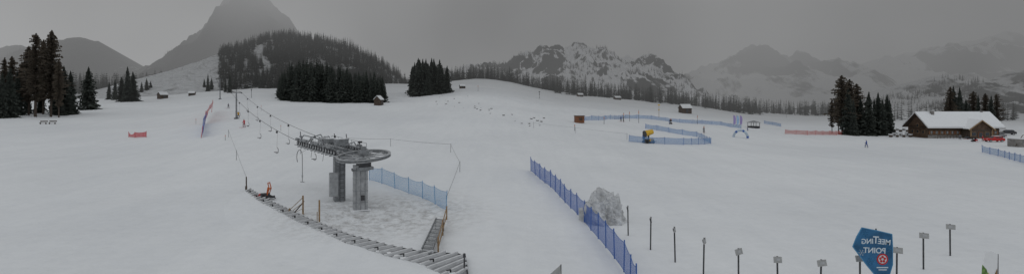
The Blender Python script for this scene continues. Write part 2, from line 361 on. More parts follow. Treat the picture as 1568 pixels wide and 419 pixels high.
# ------------------------------------------------------------------ low cloud / mist
def mist():
    b=B(); b.box((0,2330,420),(12000,4200,1000),SNOW)
    me=bpy.data.meshes.new('mist'); me.from_pydata(b.v,[],b.f)
    m=bpy.data.materials.new('mist'); m.use_nodes=True; nt=m.node_tree;N=nt.nodes;L=nt.links
    N.remove(N['Principled BSDF']); out=N['Material Output']
    g=N.new('ShaderNodeNewGeometry'); sx=N.new('ShaderNodeSeparateXYZ'); L.new(g.outputs['Position'],sx.inputs[0])
    def MR(v,a,b_,c,d,sm=True):
        n=N.new('ShaderNodeMapRange'); n.interpolation_type='SMOOTHSTEP' if sm else 'LINEAR'
        L.new(v,n.inputs[0])
        for k,q in enumerate((a,b_,c,d)): n.inputs[k+1].default_value=q
        return n.outputs[0]
    def M(op,a,bv):
        n=N.new('ShaderNodeMath'); n.operation=op
        for k,v in enumerate((a,bv)):
            if isinstance(v,(int,float)): n.inputs[k].default_value=v
            else: L.new(v,n.inputs[k])
        return n.outputs[0]
    n=N.new('ShaderNodeTexNoise'); n.inputs['Scale'].default_value=.0026; n.inputs['Detail'].default_value=3; L.new(g.outputs['Position'],n.inputs['Vector'])
    dens=M('MULTIPLY',MR(sx.outputs[2],120,330,.00078,.0034),MR(n.outputs['Fac'],.33,.67,.55,1.5))
    dens=M('MULTIPLY',dens,MR(sx.outputs[0],250,900,1.0,1.7))
    ab=N.new('ShaderNodeVolumeAbsorption'); ab.inputs['Color'].default_value=(0,0,0,1); L.new(dens,ab.inputs['Density'])
    em=N.new('ShaderNodeEmission')
    n2=N.new('ShaderNodeTexNoise'); n2.inputs['Scale'].default_value=.0018; n2.inputs['Detail'].default_value=4; L.new(g.outputs['Position'],n2.inputs['Vector'])
    br=M('MULTIPLY',MR(n2.outputs['Fac'],.35,.65,.80,1.2),MR(sx.outputs[0],-1300,100,.40,.22))
    em.inputs['Color'].default_value=(.99,1.0,1.01,1); L.new(M('MULTIPLY',dens,br),em.inputs['Strength'])  # mist glows by emission in place of scattered daylight, brighter to the left
    ad=N.new('ShaderNodeAddShader'); L.new(ab.outputs[0],ad.inputs[0]); L.new(em.outputs[0],ad.inputs[1]); L.new(ad.outputs[0],out.inputs['Volume'])
    m.cycles.volume_step_rate=.3
    me.materials.append(m); obj('mist',me)
mist()

# ------------------------------------------------------------------ nets
def fence(name,pts,H,net,post,spacing,pr=.03,sag=.12,lean=.05,n_sub=6,lift=.1,over=.15,band=None):
    b=B(); P=[Vector(p) for p in pts]; S=[0]
    for i in range(1,len(P)): S.append(S[-1]+(P[i]-P[i-1]).length)
    Ltot=S[-1]; n=max(1,round(Ltot/spacing)); sx=[p.x for p in P]; sy=[p.y for p in P]
    tops=[];bots=[]
    for i in range(n+1):
        s=Ltot*i/n; X=float(np.interp(s,S,sx));Y=float(np.interp(s,S,sy)); z=hz(X,Y)
        e=Vector((random.uniform(-lean,lean)*H,random.uniform(-lean,lean)*H,H*random.uniform(.95,1.04))); q=Vector((X,Y,z))
        b.cyl(q-Vector((0,0,.1)),q+e*(1+over/H),pr,post,n=6); tops.append(q+e); bots.append(q+Vector((0,0,lift)))
    for i in range(n):
        for k in range(n_sub):
            t0=k/n_sub;t1=(k+1)/n_sub
            def pt(t):
                s4=4*t*(1-t); top=tops[i].lerp(tops[i+1],t)-Vector((0,0,sag*s4*random.Random(i*31).uniform(.4,1.8)))
                bt=bots[i].lerp(bots[i+1],t); bt.z=hz(bt.x,bt.y)+lift+.04*s4
                return bt,top
            a0,c0=pt(t0);a1,c1=pt(t1); u0=Ltot/n*(i+t0);u1=Ltot/n*(i+t1)
            b.face((a0,a1,c1,c0),net,((u0,0),(u1,0),(u1,H),(u0,H)))
            b.cyl(c0,c1,pr*.5,post,n=4); b.cyl(a0,a1,pr*.4,post,n=4)
    return b.make(name)
fence('blue_safety_net_fence',[G(813,262),G(845,288),G(873,318),G(893,338),G(913,362),G(935,388),G(957,418),G(975,462)],2.0,BNET,BLUEP,2.6,.045,.14,.05)
fence('light_blue_net_fence',[G(566,276),G(592,284),G(625,296),G(655,307),G(672,316),G(683,323)],1.9,LNET,LBP,3.0,.035,.1,.06)
fence('blue_net_fence',[G(895,185),G(930,183),G(960,181),G(1000,183),G(1050,189),G(1100,191),G(1135,197)],1.5,FNET,BLUEP,6,.04,.12,.08)
fence('blue_net_fence',[G(1170,189),G(1196,194)],1.5,FNET,BLUEP,6,.04,.1)
fence('blue_net_fence',[G(988,197),G(1030,204),G(1072,210),G(1090,220),G(1050,222),G(1000,220),G(963,217)],1.5,FNET,BLUEP,4,.04,.12,.08)
fence('orange_net_fence',[G(1202,205),G(1240,207),G(1280,207),G(1318,204)],1.5,ONET,RED,3.5,.04,.12,.08)
fence('blue_net_fence',[G(1504,233),G(1535,240),G(1568,250),G(1640,272)],1.5,FNET,BLUEP,3,.05,.1)
fence('red_closure_net',[G(197,210),G(210,211),G(224,210)],1.25,REDN,RED,2.6,.04,.35,.12)
b=B()
q0,q1,q2=G(308,211),G(313,190),G(324,172)
def up(p,z,dx=0): return Vector((p.x+dx,p.y,p.z+z))
for i in range(8):
    t0=i/8;t1=(i+1)/8; w0=.25*math.sin(i*1.1);w1=.25*math.sin((i+1)*1.1)
    p0=q0.lerp(q1,t0);p1=q0.lerp(q1,t1); b.face((up(p0,.2,w0),up(p1,.2,w1),up(p1,2.4+1.0*t1,w1+.5),up(p0,2.4+1.0*t0,w0+.3)),BNET,((t0*3,0),(t1*3,0),(t1*3,3),(t0*3,3)))
    p0=q1.lerp(q2,t0);p1=q1.lerp(q2,t1); b.face((up(p0,1.0+t0*1.2,w0),up(p1,1.0+t1*1.2,w1),up(p1,4.0,w1+.6),up(p0,3.4,w0+.5)),REDN,((t0*3,0),(t1*3,0),(t1*3,3),(t0*3,3)))
for p,H in((q0,2.6),(q1,3.6),(q2,4.2)): b.cyl(p,up(p,H,.4),.06,RED,n=6)
b.make('red_and_blue_piste_net')

def ropeline(name,pts,H,r=.025,sag=.1):
    b=B(); Q=[]
    for p in pts:
        b.cyl(p,p+Vector((random.uniform(-.06,.06),0,H)),.03,STEELD,n=6); Q.append(p+Vector((0,0,H*.93)))
    for a,c in zip(Q,Q[1:]):
        pr=a
        for k in range(1,7):
            t=k/6; m=a.lerp(c,t)-Vector((0,0,sag*4*t*(1-t))); b.cyl(pr,m,r,STEELD,n=4); pr=m
    b.make(name)
ropeline('rope_fence',[G(530,222),G(598,224),G(690,233),G(704,263),G(684,322)],1.5,.018)
ropeline('rope_fence',[G(350,210),G(362,245),G(378,292)],1.6,.014)
ropeline('rope_fence',[G(817,196),G(881,204),G(960,214)],1.6,.012)

# ------------------------------------------------------------------ drag lift
Wc=Vector((-15.5,53.5,5.95))
En=Vector((-25.5,64.5,6.5)); dr=(En-Wc).normalized(); sd=Vector((-dr.y,dr.x,0)).normalized()
b=B(); UP=Vector((0,0,1))
tilt=Matrix.Rotation(math.radians(6),3,'X')@Matrix.Rotation(math.radians(-2),3,'Y')
b.ring(Wc,tilt,2.46,2.68,.14,STEEL,56); b.ring(Wc+UP*.13,tilt,2.52,2.78,.06,STEELL,56); b.ring(Wc-UP*.13,tilt,2.5,2.78,.06,STEELL,56); b.ring(Wc,tilt,1.05,1.17,.14,STEELL,32)
b.ring(Wc+UP*.1,tilt,0.0,.45,.35,STEEL,20)
for k in range(10):
    a=2*math.pi*k/10+.2; e=tilt@Vector((math.cos(a),math.sin(a),0)); b.beam(Wc+e*.4,Wc+e*2.48,.13,.12,STEELL)
b.box(Wc+Vector((0,0,.42)),(.9,.9,.45),STEEL,.6); b.cyl(Wc+Vector((0,0,.6)),Wc+Vector((0,0,1.0)),.24,STEEL,n=14)
b.box(Wc-Vector((0,0,.7)),(1.2,1.2,.9),STEELD,.6); b.box(Wc+Vector((0,0,-1.25)),(1.7,1.3,.3),STEEL,.6)
c1=Vector((Wc.x-.35,Wc.y,0)); 
b.box((c1.x,c1.y,2.5),(1.45,1.1,5.0),STEELL,.35); b.box((c1.x,c1.y,4.55),(1.75,1.4,.14),STEEL,.35); b.box((c1.x,c1.y,.2),(1.9,1.6,.4),STEELD,.35)
for s in(-.45,0,.45): 
    R=Matrix.Rotation(.35,3,'Z'); b.box(Vector((c1.x,c1.y,2.4))+R@Vector((s,-.57,0)),(.07,.06,4.2),STEEL,.35)
b.box(Vector((c1.x,c1.y,1.7))+Matrix.Rotation(.35,3,'Z')@Vector((.2,-.66,0)),(.35,.2,.5),STEELD,.35)
for zz in(1.2,2.4,3.6): b.box((c1.x,c1.y,zz),(1.49,1.14,.05),STEEL,.35)
c2=Vector((-19.3,57.2,0))
b.box((c2.x,c2.y,2.6),(1.15,1.1,5.4),STEEL,.5); b.box((c2.x-.35,c2.y-.8,2.5),(.9,.5,2.6),STEELL,.5); b.box((c2.x,c2.y,.2),(1.6,1.5,.4),STEELD,.5)
for k in range(9): b.box((c2.x+.55,c2.y-.75,.6+k*.5),(.45,.04,.04),STEELD,.2)
b.cyl((c2.x+.35,c2.y-.8,.3),(c2.x+.35,c2.y-.8,5),.03,STEELD,n=5); b.cyl((c2.x+.78,c2.y-.7,.3),(c2.x+.78,c2.y-.7,5),.03,STEELD,n=5)
for s in(-.55,.55):
    b.beam(Wc-UP*.55+sd*s-dr*.5,En-UP*.35+sd*s,.28,.2,STEEL)
    b.beam(Wc+UP*.55+sd*s*1.6+dr*2.9,En+UP*.35+sd*s*1.6,.10,.12,STEELL)
Lg=(En-Wc).length
for k in range(14):
    t=(k+.5)/14*Lg; p=Wc+dr*t
    b.beam(p-UP*.45-sd*1.7,p-UP*.45+sd*1.7,.1,.1,STEEL)
    if t>3:
        b.beam(p-UP*.45+sd*.9,p+UP*.45+sd*.9,.07,.07,STEEL); b.beam(p-UP*.45-sd*.9,p+UP*.45-sd*.9,.07,.07,STEEL)
for s in(-1.75,1.75):
    for k in range(16):
        t=3.2+k*.72; p=Wc+dr*t+sd*s
        if t>Lg: break
        b.cyl(p-sd*.07+UP*.05,p+sd*.07+UP*.05,.24,STEELD,n=14); b.cyl(p-sd*.1+UP*.05,p+sd*.1+UP*.05,.16,STEELL,n=10)
    b.beam(Wc+dr*3.0+sd*(s+.14)-UP*.22,Wc+dr*(Lg-.2)+sd*(s+.14)-UP*.2,.16,.06,STEELL)
    for t in(4.5,8,11.5,14): 
        if t<Lg+1:
            p=Wc+dr*t+sd*s; b.beam(p-UP*.2,p-sd*s*.4+UP*.95,.1,.1,STEEL); b.beam(p-sd*s*.4+UP*.95,p-sd*s*1.1+UP*.6,.1,.1,STEEL); b.cyl(p+UP*.5-dr*.3,p+UP*.5+dr*.5,.16,STEEL,n=10)
for k in range(6):
    t=4.4+k*1.7; p=Wc+dr*t+sd*(1.75 if k%2 else -1.75)
    b.cyl(p+UP*.42-sd*.10,p+UP*.42+sd*.10,.2,STEEL,n=12); b.beam(p+UP*.4,p+UP*(1.0+.25*(k%3))+dr*.3,.07,.07,STEELD)
    b.box(p+UP*.9+dr*.1,(.45,.25,.2),STEEL if k%2 else STEELD,.7+.3*k); b.cyl(p-UP*.3,p-UP*1.2+dr*.3,.02,RUBBER,n=5)
b.box(Wc+dr*5.5+UP*.9,(1.3,.9,.7),STEEL,.85); b.box(Wc+dr*8.5+UP*.75,(.9,.8,.5),STEEL,.85); b.cyl(Wc+dr*10.5+UP*.7-sd*.5,Wc+dr*10.5+UP*.7+sd*.5,.3,STEELL,n=14)
b.box(Wc+dr*5.5+UP*1.28,(1.3,.9,.07),SNOWCAP,.85); b.box(Wc+dr*8.5+UP*1.03,(.9,.8,.07),SNOWCAP,.85)
for s in(-2.3,):
    for k in range(6): p=Wc+dr*(4+k*1.9)+sd*s; b.cyl(p-UP*.4,p+UP*.8,.03,STEELL,n=5)
    b.cyl(Wc+dr*4+sd*s+UP*.8,Wc+dr*13.5+sd*s+UP*.8,.03,STEELL,n=5); b.cyl(Wc+dr*4+sd*s+UP*.3,Wc+dr*13.5+sd*s+UP*.3,.025,STEELL,n=5)
    b.beam(Wc+dr*3.6+sd*(s+.3)-UP*.42,Wc+dr*13.8+sd*(s+.3)-UP*.42,.06,.6,STEEL)
b.box(c1+Vector((0,0,.42)),(2.0,1.7,.08),SNOWCAP,.35)
for k in range(4): p=Wc+dr*(4.5+k*2.6)-UP*.36; b.box(p,(.8,.5,.08),SNOWCAP,.8)
b.make('drag_lift_station')

def pylon(x,yb,yt,crossw=2.6,name='drag_lift_pylon'):
    p=G(x,yb); D=p.y; ztop=CH-(yt-HY)*D/F; b=B()
    b.cyl(p-UP*.3,Vector((p.x,p.y,ztop)),.24,STEEL,.17,n=10); b.box((p.x,p.y,p.z+.1),(.9,.9,.4),STEELD)
    R=Vector((-.83,-.56,0)); top=Vector((p.x,p.y,ztop-.1))
    b.beam(top-R*crossw/2,top+R*crossw/2,.2,.2,STEELD)
    for s in(-1,1):
        e=top+R*s*crossw/2
        for k in(-.6,-.2,.2,.6): q=e+Vector((-.56,.83,0))*k-UP*.12; b.cyl(q-R*.06,q+R*.06,.17,RUBBER,n=10)
        b.beam(e-Vector((-.56,.83,0))*.8-UP*.02,e+Vector((-.56,.83,0))*.8-UP*.02,.08,.1,STEELL)
        b.cyl(e,top+UP*.7,.03,STEELD,n=5)
    b.cyl(top,top+UP*.75,.06,STEELD,n=6)
    for k in range(int((ztop-p.z-1)/.45)): b.box((p.x,p.y-.28,p.z+1+k*.45),(.4,.05,.04),STEELD)
    b.make(name); return top,R
t1,R1=pylon(362,182,141); t2,R2=pylon(337,152,120,3.0); 
t3=A(322,112,470)
b=B()
def cable(a,c,sag,r,n=16):
    pr=a; out=[a]
    for k in range(1,n+1):
        t=k/n; m=a.lerp(c,t)-UP*sag*4*t*(1-t); b.cyl(pr,m,r,ROPE,n=5); pr=m; out.append(m)
    return out
lines=[]
for s in(-1,1):
    a=Wc+dr*3+sd*1.75*s+UP*.32; e=En+sd*1.75*s+UP*.32
    c=t1+R1*1.3*(-s) if (R1.dot(sd)<0) else t1+R1*1.3*s
    b.cyl(Wc+(sd*s*2.6),a,.03,ROPE,n=5); b.cyl(a,e,.03,ROPE,n=5)
    lines.append(cable(e,c,1.2,.03,20)); d=t2+(c-t1)*1.15; cable(c,d,2,.035); cable(d,t3+(c-t1),3,.05)
b.make('lift_haul_rope')
def tbar(p,gz,name='t_bar_hanger'):
    b=B(); b.cyl(p+UP*.05,p-UP*.25,.03,STEELD,n=5); b.cyl(p-UP*.25-sd*.1,p-UP*.25+sd*.1,.17,STEELD,n=12)
    L_=min(3.4,p.z-gz-.6); q=p-UP*L_
    b.cyl(p-UP*.35+Vector((.1,0,0)),q+UP*.9,.012,ROPE,n=4); 
    prev=q+UP*.9
    for k in range(1,9):
        a=k/8*math.pi*1.3; c=q+Vector((math.sin(a)*.22,0,.45+.45*math.cos(a))); b.cyl(prev,c,.035,STEELD,n=6); prev=c
    b.cyl(prev-Vector((.25,0,0)),prev+Vector((.4,0,0)),.045,RUBBER,n=6)
    b.make(name)
for ln,ks in((lines[0],(1,5,9,13,17)),(lines[1],(3,7,11,15))):
    for k in ks: tbar(ln[k],hz(ln[k].x,ln[k].y))
b=B(); q=G(463,284); b.cyl(q+UP*.5,q+UP*3.3,.035,STEELD,n=6); prev=q+UP*3.3
for k in range(1,11):
    a=k/10*math.pi*1.25; c=q+UP*3.6+Vector((-.35+.35*math.cos(a),0,.9*math.sin(a))); b.cyl(prev,c,.035,STEELD,n=6); prev=c
b.cyl(q+UP*.5-Vector((.25,0,0)),q+UP*.45+Vector((.25,0,0)),.06,STEELL,n=6); b.box(q+UP*1.2,(.14,.12,.3),STEELL)
b.cyl(q+UP*4.2,En+UP*.2-sd*1.5,.015,ROPE,n=4)
b.make('t_bar_hanger')

# ------------------------------------------------------------------ metal roof edge with ribs in front of the station
lo=[(376,294),(400,312),(430,328),(470,348),(530,374),(590,394),(640,406),(672,421),(690,440)]
hi=[(384,290),(404,303),(434,317),(474,336),(534,359),(594,376),(650,386),(712,389),(716,420)]
LO_=[G(x,y,.3) for x,y in lo]; HI_=[G(x,y,.3) for x,y in hi]
def resample(P,n):
    S=[0]
    for a,c in zip(P,P[1:]): S.append(S[-1]+(c-a).length)
    return [Vector([float(np.interp(S[-1]*i/n,S,[p[k] for p in P])) for k in range(3)]) for i in range(n+1)]
n=42; a_=resample(LO_,n); c_=resample(HI_,n); b=B()
METAL=mat('zinc_roof_metal',(.34,.35,.36),.55,.1,.2,1.5,c2=(.24,.24,.25))
RIB=mat('rib_metal',(.64,.65,.66),.5,.1,.1,2)
for i in range(n):
    b.face((a_[i],a_[i+1],c_[i+1],c_[i]),METAL)
    b.beam(a_[i]+UP*.06,c_[i]+UP*.06,.14,.28,RIB)
    b.beam(c_[i],c_[i+1],.10,.10,STEELD)
    b.face((c_[i],c_[i+1],c_[i+1]-UP*.5,c_[i]-UP*.5),STEELD)
    if i%3==1: 
        q=a_[i].lerp(c_[i],.30)+UP*.14; b.box(q,(.32,.12,.2),RUBBER,.6)
    if random.random()<.4:
        q=a_[i].lerp(c_[i],random.uniform(.1,.5)).lerp(a_[i+1].lerp(c_[i+1],.3),.4)+UP*.03; b.box(q,(random.uniform(.2,.45),random.uniform(.2,.4),.06),SNOWCAP,random.uniform(0,1))
b.make('ribbed_metal_roof_edge')
V=[];Fc=[]
for i in range(n+1):
    dirv=(a_[i]-c_[i]); dirv.z=0; dirv.normalize(); w=random.uniform(-.18,.10)
    for k,(d,z) in enumerate(((-.25,.0),(-.12,.08),(.1,.12),(.6,.09),(1.6,-.02),(3.2,-.18),(5.2,-.36))):
        q=a_[i]+dirv*(d+w*(k<3)); zz=a_[i].z+z
        V.append((q.x,q.y,max(zz,hz(q.x,q.y)+.0) if k<6 else hz(q.x,q.y)-.05))
for i in range(n):
    for k in range(6): j=i*7+k; Fc.append((j,j+1,j+8,j+7))
obj('snow_drift',fastmesh('snow_drift',V,Fc,[bpy.data.materials['piste_snow']],smooth=True))
b=B(); p=G(711,417,.2); b.cyl(p-UP*.3,p+UP*1.25,.05,STEELD,n=8); b.box(p+UP*1.1,(.16,.12,.25),STEELD); b.make('steel_post')
b=B(); p=G(377,293); b.cyl(p-UP*.2,p+UP*1.75,.06,WOODD,n=7); b.box(p+UP*.4,(.2,.1,.5),WOODD); b.make('wooden_post')
b=B(); p=G(489,344); b.box(p+UP*1.1,(.14,.14,2.4),WOOD,.3); b.box(p+UP*.6+Vector((-.2,0,0)),(.06,.14,1.2),WOOD,.3); b.make('wooden_post')
b=B(); p=G(454,328); s=p.y/F
b.box(p+Vector((10*s,0,.9)),(.12,.12,1.95),WOOD); b.box(p+Vector((-10*s,-.1,.3)),(.1,.1,.7),WOOD)
for z0,z1 in((.35,1.75),(.1,1.2),(-.1,.65)): b.beam(p+Vector((-12*s,-.07,z0)),p+Vector((11*s,-.07,z1)),.18,.04,WOOD)
b.beam(p+Vector((-6*s,.1,0)),p+Vector((11*s,.1,1.3)),.1,.08,WOODD); b.make('wooden_barrier')
b=B(); p=G(409,305); 
b.box(p+Vector((-.2,0,.45)),(.95,.7,.45),STEELD,.4); b.box(p+Vector((-.75,.05,.3)),(.35,.95,.55),RED,.4)
b.cyl(p+Vector((-.3,-.42,.28)),p+Vector((-.3,-.28,.28)),.28,RUBBER,n=14); b.cyl(p+Vector((-.3,.3,.28)),p+Vector((-.3,.45,.28)),.28,RUBBER,n=14)
b.cyl(p+Vector((.0,0,.5)),p+Vector((.12,0,1.35)),.1,ORANGE,.08,n=10)
for sy in(-.22,.22):
    b.cyl(p+Vector((.1,sy,.5)),p+Vector((.35,sy,1.2)),.05,ORANGE,n=6); b.cyl(p+Vector((.35,sy,1.2)),p+Vector((.18,sy,1.85)),.05,ORANGE,n=6)
b.cyl(p+Vector((.18,-.22,1.85)),p+Vector((.18,.22,1.85)),.055,ORANGE,n=6); b.box(p+Vector((.28,0,1.2)),(.14,.6,.12),ORANGE)
b.cyl(p+Vector((.3,0,.5)),p+Vector((.95,0,.15)),.06,STEELD,n=7); b.box(p+Vector((.6,0,.3)),(.5,.5,.2),STEELD,.4); b.make('snow_blower')
b=B(); a0,a1=G(643,387,.35),G(668,334,.9); c0,c1_=G(659,389,.35),G(680,335,.9)
b.beam(a0,a1,.08,.2,STEEL); b.beam(c0,c1_,.08,.2,STEEL)
for k in range(19): t=(k+.5)/19; b.beam(a0.lerp(a1,t),c0.lerp(c1_,t),.3,.04,STEELL if k%2 else STEEL)
for t in(.05,.5,.95): q=a0.lerp(a1,t); b.cyl(Vector((q.x,q.y,hz(q.x,q.y)-.1)),q,.05,STEELD,n=6); q=c0.lerp(c1_,t); b.cyl(Vector((q.x,q.y,hz(q.x,q.y)-.1)),q,.05,STEELD,n=6)
b.make('steel_stairs')
b=B(); P=[G(671,388),G(678,360),G(684,336)]
for p in P: b.box(p+UP*.6,(.11,.11,1.35),WOOD)
for z in(.45,1.15): b.beam(P[0]+UP*z,P[2]+UP*z,.05,.16,WOOD)
b.make('wooden_handrail')

# ------------------------------------------------------------------ snow mound
bpy.ops.mesh.primitive_ico_sphere_add(subdivisions=6,radius=1); o=bpy.context.object; o.name='snow_mound'
p=G(930,343); o.location=p+Vector((0,1.0,-.1))
for v in o.data.vertices:
    c=v.co.copy(); f=1+.30*mnoise.fractal(c*1.3,.8,2,4)+.10*mnoise.fractal(c*4,.7,2,5)
    v.co=Vector((c.x*2.15*f,c.y*1.6*f,max(-.1,c.z)*2.9*f))
o.data.materials.append(mat('mound_snow',(.68,.695,.71),.8,0,0,1.3,.3,3,c2=(.38,.385,.39)))

# ------------------------------------------------------------------ posts with plates
for x,top,yaw in [(962,314,80),(996,331,78),(1034,346,62),(1077,363,55),(1131,379,22),(1191,391,12),(1256,396,3),(1317,389,-8),(1373,377,-12),(1414,355,-15),(1455,342,-22)]:
    yb={962:360,996:382,1034:401,1077:420,1131:434,1191:445,1256:449,1317:441,1373:430,1414:412,1455:391}[x]
    p=G(x,yb); H=(CH-(top-HY)*p.y/F)-p.z; b=B(); R=Matrix.Rotation(math.radians(yaw),3,'Z')
    lx=random.uniform(-.07,.07)
    b.cyl(p-UP*.2,p+Vector((lx,0,H-.02)),.055,STEELD,n=7)
    c=p+Vector((lx,-.07,H-.22)); R2=R@Matrix.Rotation(random.uniform(-.12,.12),3,'Y')@Matrix.Rotation(-.2,3,'X')
    b.box(c,(.58,.03,.38),GREY,R=R2); b.box(c+R2@Vector((0,-.02,.0)),(.30,.012,.16),STEELL,R=R2)
    b.box(c+R2@Vector((0,.06,0)),(.2,.1,.2),STEELD,R=R2)
    b.make('sign_post')

# ------------------------------------------------------------------ meeting point banner
D=31.0; k=D/F; e=empty('meeting_point_sign',A(1340,390,D)); O=Vector((1340,390))
def L2(x,y,d=0): return Vector(((x-O.x)*k,d,-(y-O.y)*k))
BL=mat('sign_blue',(.025,.12,.25),.5,0,.35,1.2); BL2=mat('sign_blue_light',(.07,.24,.42),.5)
out=[(1320,348),(1345,353),(1366,358),(1367,380),(1367,404),(1362,421),(1350,432),(1328,406),(1306,377),(1312,362)]
b=B(); b.face([L2(x,y,0) for x,y in out],BL); b.face([L2(x,y,.03) for x,y in reversed(out)],BL)
for i in range(len(out)): b.cyl(L2(*out[i],.015),L2(*out[(i+1)%len(out)],.015),.03,BL2,n=6)
b.make('panel',e)
b=B(); b.cyl(L2(1352,425,.1),L2(1352,480,.1),.05,STEELD,n=8); b.cyl(L2(1343,350,.1),L2(1352,430,.1),.04,STEELD,n=8); b.make('pole',e)
SW=mat('sign_white',(.55,.62,.67),.6,0,.08,4)
def txt(s,x,y,size,rot,bold=.010):
    cu=bpy.data.curves.new('text','FONT'); cu.body=s; cu.size=size; cu.align_x='CENTER'; cu.align_y='CENTER'; cu.offset=bold; cu.extrude=.002; cu.materials.append(SW)
    o=obj('lettering',cu,e,L2(x,y,-.006)); o.rotation_euler=(math.radians(90),rot,0); o.scale=(-1,1,1)
txt('MEE',1354,370,.44,.12); txt('T',1341,367,.60,.06); txt('ING',1328,369,.42,-.02); txt('POINT',1339,383,.46,.04)
def flake(x,y,r,m=SW):
    b=B()
    for q in range(6):
        a=q*math.pi/3; d=Vector((math.cos(a),0,math.sin(a))); c=L2(x,y,-.006); b.beam(c,c+d*r,.035,.006,m)
        for s in(-.6,.6): d2=Vector((math.cos(a+s),0,math.sin(a+s))); b.beam(c+d*r*.55,c+d*r*.55+d2*r*.35,.03,.006,m)
    b.make('snowflake',e)
flake(1324,357,.24,BL2); flake(1333,399,.24,BL2); flake(1319,386,.2); flake(1361,381,.12,BL2)
b=B(); c=L2(1351,396,-.008); b.cyl(c,c-Vector((0,.01,0)),.34,RED,n=28); b.cyl(c-Vector((0,.01,0)),c-Vector((0,.014,0)),.25,SW,n=28); 
for q in range(5): a=q*1.2566+.3; b.cyl(c+Vector((math.cos(a)*.14,-.015,math.sin(a)*.14)),c+Vector((math.cos(a)*.14,-.02,math.sin(a)*.14)),.08,RED,n=10)
b.box(c+Vector((0,0,-.50)),(.7,.006,.07),SW); b.box(c+Vector((.02,0,-.64)),(.5,.006,.06),SW); b.make('logo',e)

GRN=mat('banner_green',(.12,.22,.06),.6,0,.6,5); BRN=mat('banner_brown',(.2,.12,.05),.6,0,.5,4)
b=B(); D=30.; q=lambda x,y,d=0:A(x,y,D+d)
b.face([q(1502,430),q(1527,430),q(1528,388),q(1518,383.5),q(1508,385)],WHITE); b.face([q(1502,430,-.01),q(1516,430,-.01),q(1511,412,-.01),q(1504,404,-.01)],GRN); b.face([q(1509,430,-.02),q(1517,430,-.02),q(1514,416,-.02)],YEL); b.face([q(1519,430,-.015),q(1527,430,-.015),q(1527,410,-.015)],BRN)
b.cyl(q(1528,388,.05),Vector((q(1528,388).x,D,hz(q(1528,388).x,D))),.03,STEELD,n=6); b.make('beach_flag_banner')
b=B(); b.face([q(842,419),q(846,430),q(860,430),q(858,405)],GREY); b.cyl(q(859,404,.05),Vector((q(859,404).x,D,hz(q(859,404).x,D))),.03,STEELD,n=6); b.make('beach_flag_banner')

# ------------------------------------------------------------------ small huts
def hut(x,yb,wpx,hpx,name='hay_barn',rz=.3,wall=WOODD,D=None):
    p=T(x,D) if D else G(x,yb); s=p.y/F; w=wpx*s; H=hpx*s; e=empty(name,p,rz); b=B(); hw=w/2; d=w*.42; wh=H*.62
    b.box((0,0,wh/2-.2),(w,2*d,wh+.4),wall)
    for sgn in(-1,1): b.face([(-hw*sgn,-d,wh),(-hw*sgn,d,wh),(-hw*sgn,0,H-.15)],wall)
    b.box((0,-d-.02,wh*.42),(w*.22,.06,wh*.8),STEELD); b.box((w*.3,-d-.02,wh*.6),(w*.12,.06,wh*.25),GLASS); b.make('walls',e)
    b=B()
    for sgn in(-1,1):
        o=.12*w; a=Vector((0,sgn*(d+o*.6),wh-.05*w)); r=Vector((0,0,H)); t=Vector((0,0,.03*H+.12))
        x0,x1=-hw-o*.5,hw+o*.5
        b.face([(x0,a.y,a.z),(x1,a.y,a.z),(x1,0,r.z),(x0,0,r.z)],wall)
        b.face([(x0,a.y,a.z+t.z),(x1,a.y,a.z+t.z),(x1,0,r.z+t.z),(x0,0,r.z+t.z)],SNOWCAP)
        b.face([(x0,a.y,a.z+.02),(x1,a.y,a.z+.02),(x1,a.y,a.z+t.z),(x0,a.y,a.z+t.z)],SNOWCAP)
        for xx in(x0,x1): b.face([(xx,a.y,a.z+.02),(xx,a.y,a.z+t.z),(xx,0,r.z+t.z),(xx,0,r.z+.02)],SNOWCAP)
    b.make('roof',e)
hut(249,151,11,10,rz=1.1); hut(580,161,12,14,rz=1.4); hut(708,138,8,6,D=300); hut(294,146,8,6); hut(1049,173,15,13,rz=.2); hut(945,157,9,5,D=400); hut(888,150,8,5,D=410); hut(130,168,7,5,rz=.1)
b=B(); p=G(887,188); b.box(p+Vector((0,0,1.05)),(2.7,2,2.1),WOODR,.1); b.box(p+Vector((0,0,2.2)),(3.0,2.4,.12),WOODD,.1); b.box(p+Vector((0,0,2.32)),(2.9,2.3,.12),SNOWCAP,.1); b.box(p+Vector((.3,-1.05,1.2)),(1.0,.06,.8),WOODD,.1); b.make('wooden_kiosk')

# ------------------------------------------------------------------ restaurant
p=G(1462,211); s=p.y/F; hx=lambda x:(x-1462)*s; hzf=lambda y:(211-y)*s
e=empty('mountain_restaurant',p)
dp=9.0
def gable_roof(b,x0,x1,y0,y1,ze,zr,th,mw,ms):
    ym=(y0+y1)/2
    for yy in(y0,y1):
        b.face([(x0,yy,ze),(x1,yy,ze),(x1,ym,zr),(x0,ym,zr)],mw)
        b.face([(x0+.1,yy,ze+th),(x1-.1,yy,ze+th),(x1-.1,ym,zr+th),(x0+.1,ym,zr+th)],ms)
        b.face([(x0,yy,ze-.2),(x1,yy,ze-.2),(x1,yy,ze+.05),(x0,yy,ze+.05)],mw)
        b.face([(x0+.1,yy+.01,ze+.05),(x1-.1,yy+.01,ze+.05),(x1-.1,yy+.01,ze+th),(x0+.1,yy+.01,ze+th)],ms)
        for xx in(x0,x1):
            b.face([(xx,yy,ze-.2),(xx,yy,ze+.05),(xx,ym,zr+.05),(xx,ym,zr-.2)],mw); q=xx+(.1 if xx==x0 else -.1)
            b.face([(q,yy,ze+.05),(q,yy,ze+th),(q,ym,zr+th),(q,ym,zr+.05)],ms)
X0,X1=hx(1421),hx(1530); ze=hzf(195); zr=hzf(174)
WL=mat('log_wall',(.095,.062,.042),.85,0,.35,1.2,.03,9)
